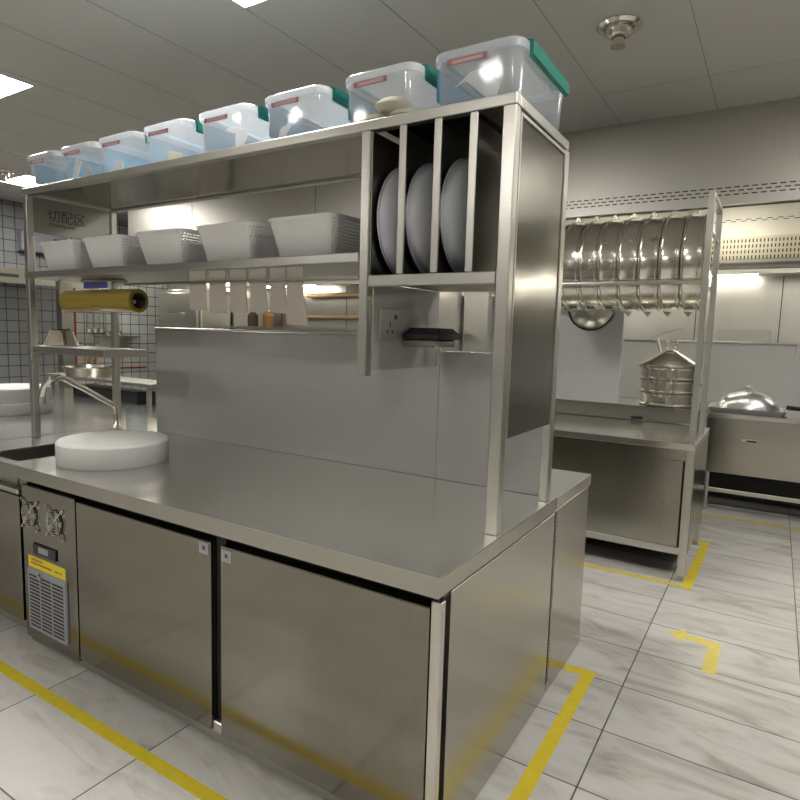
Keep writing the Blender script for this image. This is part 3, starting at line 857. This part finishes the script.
# ================================================================== left wall hood
f = thing('wall_hood', 'long low steel exhaust hood running along the shaded tiled left wall', 'exhaust hood', (-8.5, 2, 2.0))
obj('beam', BX(-8.20, -8.10, -2, 5.0, 1.96, 2.14), 'dull', f)
obj('canopy', BX(-8.92, -8.20, -2, 5.0, 2.10, 2.14), 'dull', f)
obj('beam_slot', BX(-8.0995, -8.095, 3.3, 3.95, 2.03, 2.07), 'dark', f)  # plain dark slot in the beam, gives no light
f = thing('wall_box', 'dark electrical box high on the shaded tiled wall', 'electrical box', (-8.93, 4.75, 2.5))
obj('housing', BX(-8.928, -8.80, 4.35, 4.98, 2.45, 2.72, bev=.01), 'grey', f)
obj('slot', BX(-8.7995, -8.795, 4.78, 4.9, 2.48, 2.66), 'black', f)

# red pipes, ladle rail, ladles on the bright tiled wall
t = thing('red_pipe', 'thin red pipe running up the bright tiled wall left of the ladles', 'pipe', (-8.9, 5.1, .3))
obj('run', tube(B(), [(-8.91, 5.12, .3), (-8.91, 5.12, 2.2)], .012, 8), 'red', t)
t = thing('red_pipe', 'thin red pipe running level along the bright tiled wall below the ladles', 'pipe', (-8.9, 5.4, .82))
obj('run', tube(B(), [(-8.91, 5.40, .80), (-8.91, 6.3, .80)], .012, 8), 'red', t)
rl = thing('ladle_rail', 'thin steel hanging rail on the bright tiled wall', 'rail', (-8.9, 5.2, 1.84))
obj('bar', tube(B(), [(-8.885, 5.15, 1.86), (-8.885, 6.0, 1.86)], .016, 8), 'dull', rl)
def ladle(y, L, label):
    t = thing('ladle', label, 'ladle', (-8.86, y, 1.86), 'steel ladles hanging from the wall rail')
    obj('handle', tube(B(), [(-8.862, y, 1.875), (-8.862, y, 1.86 - L)], .008, 8), 'dull', t)
    z = 1.86 - L
    obj('bowl', lathe(B(), [(0, z - .09), (.03, z - .08), (.044, z - .045), (.046, z - .01), (.043, z - .01), (.040, z - .045), (0, z - .078)], (-8.815, y, 0), 'z', 20), 'shine', t, True)
lbl = ['nearest the red pipe', 'second from the red pipe', 'third from the red pipe', 'fourth from the red pipe', 'fifth from the red pipe', 'farthest from the red pipe']
for i, l in enumerate(lbl): ladle(5.27 + i * .098, .42 if i < 3 else .47, 'steel ladle hanging on the tiled wall, ' + l)
f = thing('wall_shelf', 'small steel shelf on the tiled wall just under the ladles', 'shelf', (-8.9, 5.6, 1.30))
obj('board', BX(-8.928, -8.75, 5.42, 6.1, 1.29, 1.315), 'dull', f)
obj('back_plate', BX(-8.928, -8.92, 5.48, 6.0, 1.0, 1.289), 'wallsteel', f)
rl2 = thing('tool_rail', 'lower thin steel rail on the tiled wall under the ladles', 'rail', (-8.9, 5.2, 1.18))
obj('bar', tube(B(), [(-8.88, 5.18, 1.20), (-8.88, 5.47, 1.20)], .01, 8), 'dull', rl2)
for i, l in enumerate(('nearest the red pipe', 'in the middle of three', 'farthest from the red pipe')):
    y = 5.23 + i * .09
    t = thing('spatula', 'steel spatula with tan handle hanging low on the tiled wall, ' + l, 'spatula', (-8.86, y, 1.2), 'spatulas hanging under the ladles')
    obj('blade', BX(-8.866, -8.858, y - .025, y + .025, .98, 1.19, bev=.002), 'shine', t)
    obj('handle', tube(B(), [(-8.862, y, .979), (-8.862, y, .72)], .022, 8), 'wood', t)

# ================================================================== back wall: hood, filter, lamps, sheets
f = thing('exhaust_hood', 'large steel exhaust hood front hanging from the ceiling across the back', 'exhaust hood', (-3, 5.0, ZC))
HX = -7.3
obj('fascia', BX(HX, X1 - .02, 4.93, 4.96, 2.435, ZC), 'hood', f)
sl = B(); n = 0
for row in range(3):
    for i in range(64):
        x = -2.6 + i * .055 + (.027 if row % 2 else 0)
        box(sl, x, x + .036, 4.9285, 4.9299, 2.500 + row * .025, 2.508 + row * .025)
obj('slot_band', sl, 'black', f)
sm = B()
for x in (-6.05, -4.15, -1.95): box(sm, x, x + .005, 4.9285, 4.9299, 2.44, ZC - .001)
obj('seam', sm, 'dark', f)
obj('inner_back', BX(HX, X1 - .02, 6.66, 6.70, 2.46, 2.75), 'wallsteel', f)
obj('inner_top', BX(HX, X1 - .02, 4.97, 6.70, 2.76, 2.79), 'hood', f)
s2 = B()
for i in range(40):
    for row in range(2):
        x = -2.0 + i * .085 + row * .04
        box(s2, x, x + .045, 6.657, 6.6595, 2.612 + row * .016, 2.618 + row * .016)
obj('slot_row', s2, 'dark', f)
obj('filter_shade', BX(HX, X1 - .02, 6.60, 6.61, 2.25, 2.455), 'dark', f)  # dark sheet added so the filter holes do not look backlit
obj('filter_plate', BX(HX, X1 - .02, 6.55, 6.56, 2.25, 2.455), 'filter', f)
obj('gutter', BX(HX, X1 - .02, 6.44, 6.60, 2.20, 2.235, bev=.005), 'dull', f)
obj('lamp_tray', BX(HX, X1 - .02, 6.46, 6.62, 2.10, 2.15, bev=.005), 'frame', f)
for i in range(7):
    x = -7.0 + i * 1.22
    l = thing('hood_lamp', 'tubular lamp tucked inside the hood just behind its steel front', 'lamp', (x, 5.1, 2.7), 'tubular lamps inside the hood')
    obj('tube', tube(B(), [(x, 5.12, 2.66), (x + .7, 5.12, 2.66)], .018, 10), 'tube', l)
for i in range(5):
    x = -6.4 + i * 1.75
    l = thing('strip_lamp', 'thin strip lamp under the hood tray ' + ('beyond the white baskets at the far left', 'behind the beige hanging sheets', 'above the wooden sticks', 'behind the rack of bowls and its side panel', 'glowing above the wall counter at the right')[i], 'lamp', (x, 6.5, 2.09), 'strip lamps under the hood tray')
    obj('tube', tube(B(), [(x, 6.50, 2.088), (x + .95, 6.50, 2.088)], .011, 8), 'tube', l)
f = thing('corner_hood', 'flat steel hood over the ladles on the bright tiled wall', 'exhaust hood', (-8.4, 5.9, 2.25))
obj('canopy', BX(-8.92, -7.75, 5.08, 6.64, 2.26, 2.32, bev=.005), 'dull', f)
obj('tube', tube(B(), [(-8.2, 5.3, 2.243), (-8.2, 6.5, 2.243)], .014, 8), 'tube', f)  # unseen tube added to brighten the tiled wall
# steel sheets on the back wall (cladding)
ws = B()
for x in (-7.5, -6.3, -5.1, -3.9, -2.75, -1.65, -.72, .0): box(ws, x, x + .008, Y1 - .003, Y1, .4, 2.1)
struct('trim_3', ws, 'dark')
f = thing('wall_flap', 'small rectangular steel flap cover on the back wall above the domed lid', 'cover plate', (-.27, 6.74, 1.5))
obj('plate', BX(-.50, -.06, 6.735, 6.7495, 1.46, 1.60, bev=.003), 'frame', f)

# ================================================================== wall counter at right
f = thing('wall_counter', 'long steel wall counter with recessed drawer handle and open legs', 'counter', (0, 6.2, 0))
obj('top', BX(-1.6, 2.2, 5.80, 6.66, .825, .866, bev=.003), 'top', f)
obj('front_panel', BX(-1.58, 2.18, 5.83, 5.86, .345, .824, bev=.003), 'side', f)
obj('void_sheet', BX(-1.58, 2.18, 6.3, 6.33, .05, .344), 'black', f)  # black sheet standing in for the shaded void under the counter
hd = obj('handle', BX(-.192, -.078, 5.822, 5.8295, .636, .660), 'frame', f)
obj('recess', BX(-.150, -.080, 5.8205, 5.8218, .638, .652), 'black', hd)
for x in (-1.4, -.428, 1.0, 2.1): obj('leg', tube(B(), [(x, 5.85, 0.0), (x, 5.85, .344)], .018, 12), 'frame', f)
obj('rail', BX(-1.4, 2.1, 5.84, 5.86, .170, .205, bev=.003), 'frame', f)
obj('backsplash', BX(-1.6, 2.2, 6.640, 6.659, .8665, 1.465, bev=.003), 'panel', f)
obj('splash_edge', BX(-1.6, 2.2, 6.615, 6.660, 1.4655, 1.480, bev=.003), 'frame', f)
t = thing('serving_tray', 'white shallow tray under the domed steel lid on the wall counter', 'tray', (-.18, 6.12, .8665))
tb = loft(B(), [rrect(.54, .40, .03, .8665, -.18, 6.12), rrect(.60, .46, .04, .905, -.18, 6.12), rrect(.58, .44, .04, .905, -.18, 6.12), rrect(.52, .38, .03, .8745, -.18, 6.12)])
obj('dish', tb, 'white', t, True)
t = thing('domed_lid', 'shiny domed steel lid with round knob on the wall counter', 'lid', (-.18, 6.12, .8755))
pr = [(.188, .8760)] + [(.186 * math.cos(a), .880 + .175 * math.sin(a)) for a in [PI / 2 * i / 10 for i in range(10)]] + [(0, 1.055)]
dm = lathe(B(), pr, (0, 0, 0), 'z', 48)
for v in dm.verts: v.co = Vector((-.18 + v.co.x * 1.36, 6.12 + v.co.y, v.co.z))
obj('dome', dm, 'domes', t, True)
obj('knob', lathe(B(), [(.012, 1.0555), (.012, 1.07), (.03, 1.078), (.028, 1.092), (0, 1.098)], (-.18, 6.12, 0), 'z', 20), 'white', t, True)
t = thing('saucepan', 'dark handled steel pan at the right end of the wall counter, half out of view', 'pan', (.32, 6.1, .8665))
obj('shell', lathe(B(), [(0, .8665), (.13, .8665), (.135, .95), (.14, .955), (.13, .95), (.125, .875), (0, .872)], (.36, 6.15, 0), 'z', 36), 'shine', t, True)
obj('handle', tube(B(), [(.25, 6.04, .93), (.12, 5.92, .945)], .02, 10), 'blackpl', t)
tag(obj('wall_hook', BX(.155, .172, 6.60, 6.614, 1.33, 1.47, bev=.003), 'white'), 'small white clip hanging from the backsplash edge at right', 'hook')

# ================================================================== rear island with steamer rack
f = thing('sliding_door_cabinet', 'steel cabinet with sliding door under the steamer rings', 'cabinet', (-1.2, 4.35, 0))
obj('body', BX(-2.3, -.37, 3.975, 4.78, .175, .798), 'dark', f)
obj('top', BX(-2.35, -.360, 3.935, 4.80, .815, .857, bev=.003), 'top', f)
obj('top_rail', BX(-2.254, -.4125, 3.955, 3.974, .745, .814), 'side', f)
obj('door', BX(-1.35, -.424, 3.958, 3.973, .205, .744, bev=.002), 'side', f)
obj('door_frame_line', BX(-.532, -.528, 3.9568, 3.9578, .215, .735), 'dull', f)
obj('door', BX(-2.2, -1.36, 3.962, 3.974, .205, .744, bev=.002), 'side', f)
obj('side_panel', BX(-.3695, -.362, 3.99, 4.78, .17, .814), 'side', f)
obj('bottom_rail', BX(-2.254, -.4125, 3.955, 3.99, .160, .204, bev=.002), 'frame', f)
for x, y in ((-.412, 3.955), (-2.3, 3.955), (-.412, 4.74), (-2.3, 4.74)):
    obj('leg', BX(x, x + .045, y, y + .045, .03, .814 if y < 4 else .17, bev=.002), 'frame', f)
    obj('foot', BX(x + .006, x + .039, y + .006, y + .039, 0, .03), 'dull', f)
f2 = thing('rear_bench', 'raised steel bench directly behind the rear cabinet, carrying the steamer pot', 'bench', (-1.2, 5.1, 0))
obj('body', BX(-2.3, -.43, 4.835, 5.45, .10, .972, bev=.003), 'side', f2)
obj('foot', BX(-2.25, -.48, 4.86, 5.40, 0, .099), 'dark', f2)
obj('cutout', BX(-.905, -.822, 4.832, 4.8345, .865, .890), 'dark', f2)
obj('end_screen', BX(-1.90, -1.01, 4.84, 4.855, .9725, 1.80, bev=.002), 'panel', f2)
# rack
rk = thing('steamer_rack', 'tall steel tube rack holding the row of steamer rings', 'rack', (-1.2, 4.27, .857))
for y in (3.975, 4.525): obj('post', BX(-.405, -.370, y, y + .036, .8575, 2.335, bev=.002), 'frame', rk)
for y in (3.975, 4.525): obj('post', BX(-2.0, -1.965, y, y + .036, .8575, 2.335, bev=.002), 'frame', rk)
obj('top_bar', BX(-.405, -.370, 4.012, 4.524, 2.30, 2.335, bev=.002), 'frame', rk)
obj('cross_bar', tube(B(), [(-.388, 4.012, 2.12), (-.388, 4.524, 2.12)], .01, 8), 'frame', rk)
rb = B()
tube(rb, [(-1.964, 3.995, 1.82), (-.406, 3.995, 1.82)], .014, 12)
obj('front_rail', rb, 'frame', rk, True)
rb = B(); tube(rb, [(-1.964, 4.545, 1.82), (-.406, 4.545, 1.82)], .014, 12)
obj('rear_rail', rb, 'frame', rk, True)
# steamer rings
RR = .302; RY, RZ = 4.27, 1.955
def ring(x, label):
    t = thing('steamer_ring', label, 'steamer', (x, RY, RZ - RR), 'steamer rings lying on their sides in the rack')
    W = .114
    pr = [(RR - .006, 0), (RR, .002), (RR, .012), (RR - .010, .016), (RR - .012, .020), (RR - .012, W - .024), (RR - .004, W - .020), (RR - .004, W - .012), (RR - .016, W - .010), (RR - .016, W),
          (RR - .020, W), (RR - .022, W - .01), (RR - .022, .006), (RR - .006, 0)]
    obj('band', lathe(B(), pr, (x, RY, RZ), 'x', 64), 'shine', t, True)
    obj('perforated_base', lathe(B(), [(RR - .0225, .046), (0, .046), (0, .048), (RR - .0225, .048)], (x, RY, RZ), 'x', 48), 'dull', t, True)
    for s in (1, -1):
        def fz(a, b_, c_): return (x + a, RY - .04 + c_, RZ + s * b_)
        hb = prism(B(), [(.010, RR + .0005), (.040, RR + .034), (.060, RR + .0005)], -.022, .022, fz)
        obj('handle', hb, 'shine', t, label='triangular lug')
    return t
rl_ = ['at the right end next to the post', 'second from the right post', 'third from the right post', 'fourth from the right post',
       'fifth from the right post', 'sixth from the right post', 'seventh from the right post, left of the others seen whole', 'partly hidden behind the overshelf side panel']
first = None
for i, l in enumerate(rl_):
    x = -.530 - i * .121
    if first is None: first = ring(x, 'polished steamer ring ' + l)
    else: dup(first, (x, RY, RZ - RR), 'polished steamer ring ' + l)
# hanging round pan lid
t = thing('pan_lid', 'round dark steel pan lid hanging below the steamer rings', 'lid', (-1.26, 4.80, 1.71))
obj('disc', lathe(B(), [(0, .05), (.08, .045), (.15, .02), (.172, 0), (.176, .0), (.172, -.006), (0, -.006)], (-1.26, 4.838, 1.71), 'y', 48), 'dull', t, True)
bm_ = bpy.data.objects[t.children[0].name]
for v in bm_.data.vertices: v.co.y = .038 - (v.co.y - .038)
t2 = obj('rim', tube(B(), arc((-1.26, 4.834, 1.71), .176, 0, 2 * PI, 40, 'xz'), .005, 6, False), 'dark', t, True)

# steamer pot
t = thing('steamer_pot', 'three tier steel steamer pot with conical lid on the rear cabinet', 'steamer pot', (-.69, 5.06, .9725))
px, py = -.69, 5.06
z = .9725
for i, (h, r) in enumerate(((.10, .205), (.10, .205), (.10, .21))):
    obj('tier', lathe(B(), [(0, z), (r - .006, z), (r, z + .004), (r, z + .014), (r - .008, z + .02), (r - .008, z + h - .018), (r + .004, z + h - .014), (r + .004, z + h - .003), (r - .004, z + h - .0005), (0, z + h - .0005)], (px, py, 0), 'z', 56), 'shine', t, True)
    z += h
ld = obj('conical_lid', lathe(B(), [(0, z), (.222, z), (.224, z + .012), (.21, z + .022), (.05, z + .115), (.02, z + .128), (0, z + .13)], (px, py, 0), 'z', 56), 'shine', t, True)
hp = arc((px, py, z + .165), .038, -PI * .35, PI * 1.35, 14, 'xz')
obj('handle', tube(B(), hp, .007, 8), 'shine', ld, True)
hb = B()
prism(hb, [(.212, z - .16), (.25, z - .13), (.212, z - .11)], -.03, .03, lambda a, b_, c_: (px + a * .55 + .0, py - a * .84 + c_ * .0 , b_ ) if False else (px + a, py + c_, b_))
obj('lug', hb, 'shine', t)
t = thing('kettle_hook', 'bent steel wire loop standing behind the steamer pot lid', 'wire loop', (-.75, 5.35, 1.0))
obj('loop', tube(B(), [(-.80, 5.33, .973), (-.80, 5.33, 1.36), (-.84, 5.33, 1.49), (-.80, 5.33, 1.53), (-.67, 5.33, 1.57), (-.62, 5.33, 1.54)], .009, 8), 'frame', t, True)

# ================================================================== far things behind the sheets
f = thing('steam_cabinet', 'steel steam cabinet with framed glass door against the back wall', 'steam cabinet', (-7.9, 6.3, 0))
obj('body', BX(-8.35, -7.35, 6.15, 6.72, .1, 2.05, bev=.01), 'wallsteel', f)
d = obj('door', BX(-8.30, -7.40, 6.10, 6.145, .3, 2.0, bev=.01), 'frame', f)
obj('handle', BX(-8.05, -7.62, 6.06, 6.099, 1.66, 1.70, bev=.01), 'shine', d)
obj('foot', BX(-8.3, -7.4, 6.2, 6.7, 0, .099), 'dark', f)
f = thing('back_shelf', 'long steel wall shelf on the back wall carrying dark bottles', 'shelf', (-6.0, 6.6, 1.4))
obj('board', BX(-7.2, -3.2, 6.45, 6.74, 1.49, 1.52), 'frame', f)
for x, c, l in ((-6.72, 'wood', 'brown bottle on the back wall shelf, farther from the wooden sticks'), (-6.40, 'cream', 'amber bottle on the back wall shelf, nearer the wooden sticks')):
    t = thing('bottle', l, 'bottle', (x, 6.58, 1.5205), 'bottles on the back wall shelf')
    obj('body', lathe(B(), [(0, 1.5205), (.08, 1.5205), (.08, 1.68), (.04, 1.72), (.04, 1.74), (0, 1.74)], (x, 6.58, 0), 'z', 20), 'cardb' if c == 'wood' else 'print', t, True)
    obj('cap', lathe(B(), [(.045, 1.7405), (.045, 1.765), (0, 1.765)], (x, 6.58, 0), 'z', 16), 'cream', t, True)
for z, x0, l in ((1.972, -5.75, 'upper of two long wooden sticks on the back wall'), (1.668, -5.86, 'lower of two long wooden sticks on the back wall')):
    t = thing('wooden_stick', l, 'wooden stick', (x0, 6.7, z), 'wooden sticks on the back wall')
    obj('shaft', tube(B(), [(x0, 6.70, z), (x0 + 1.35, 6.70, z + .01)], .03, 10), 'wood', t, True)
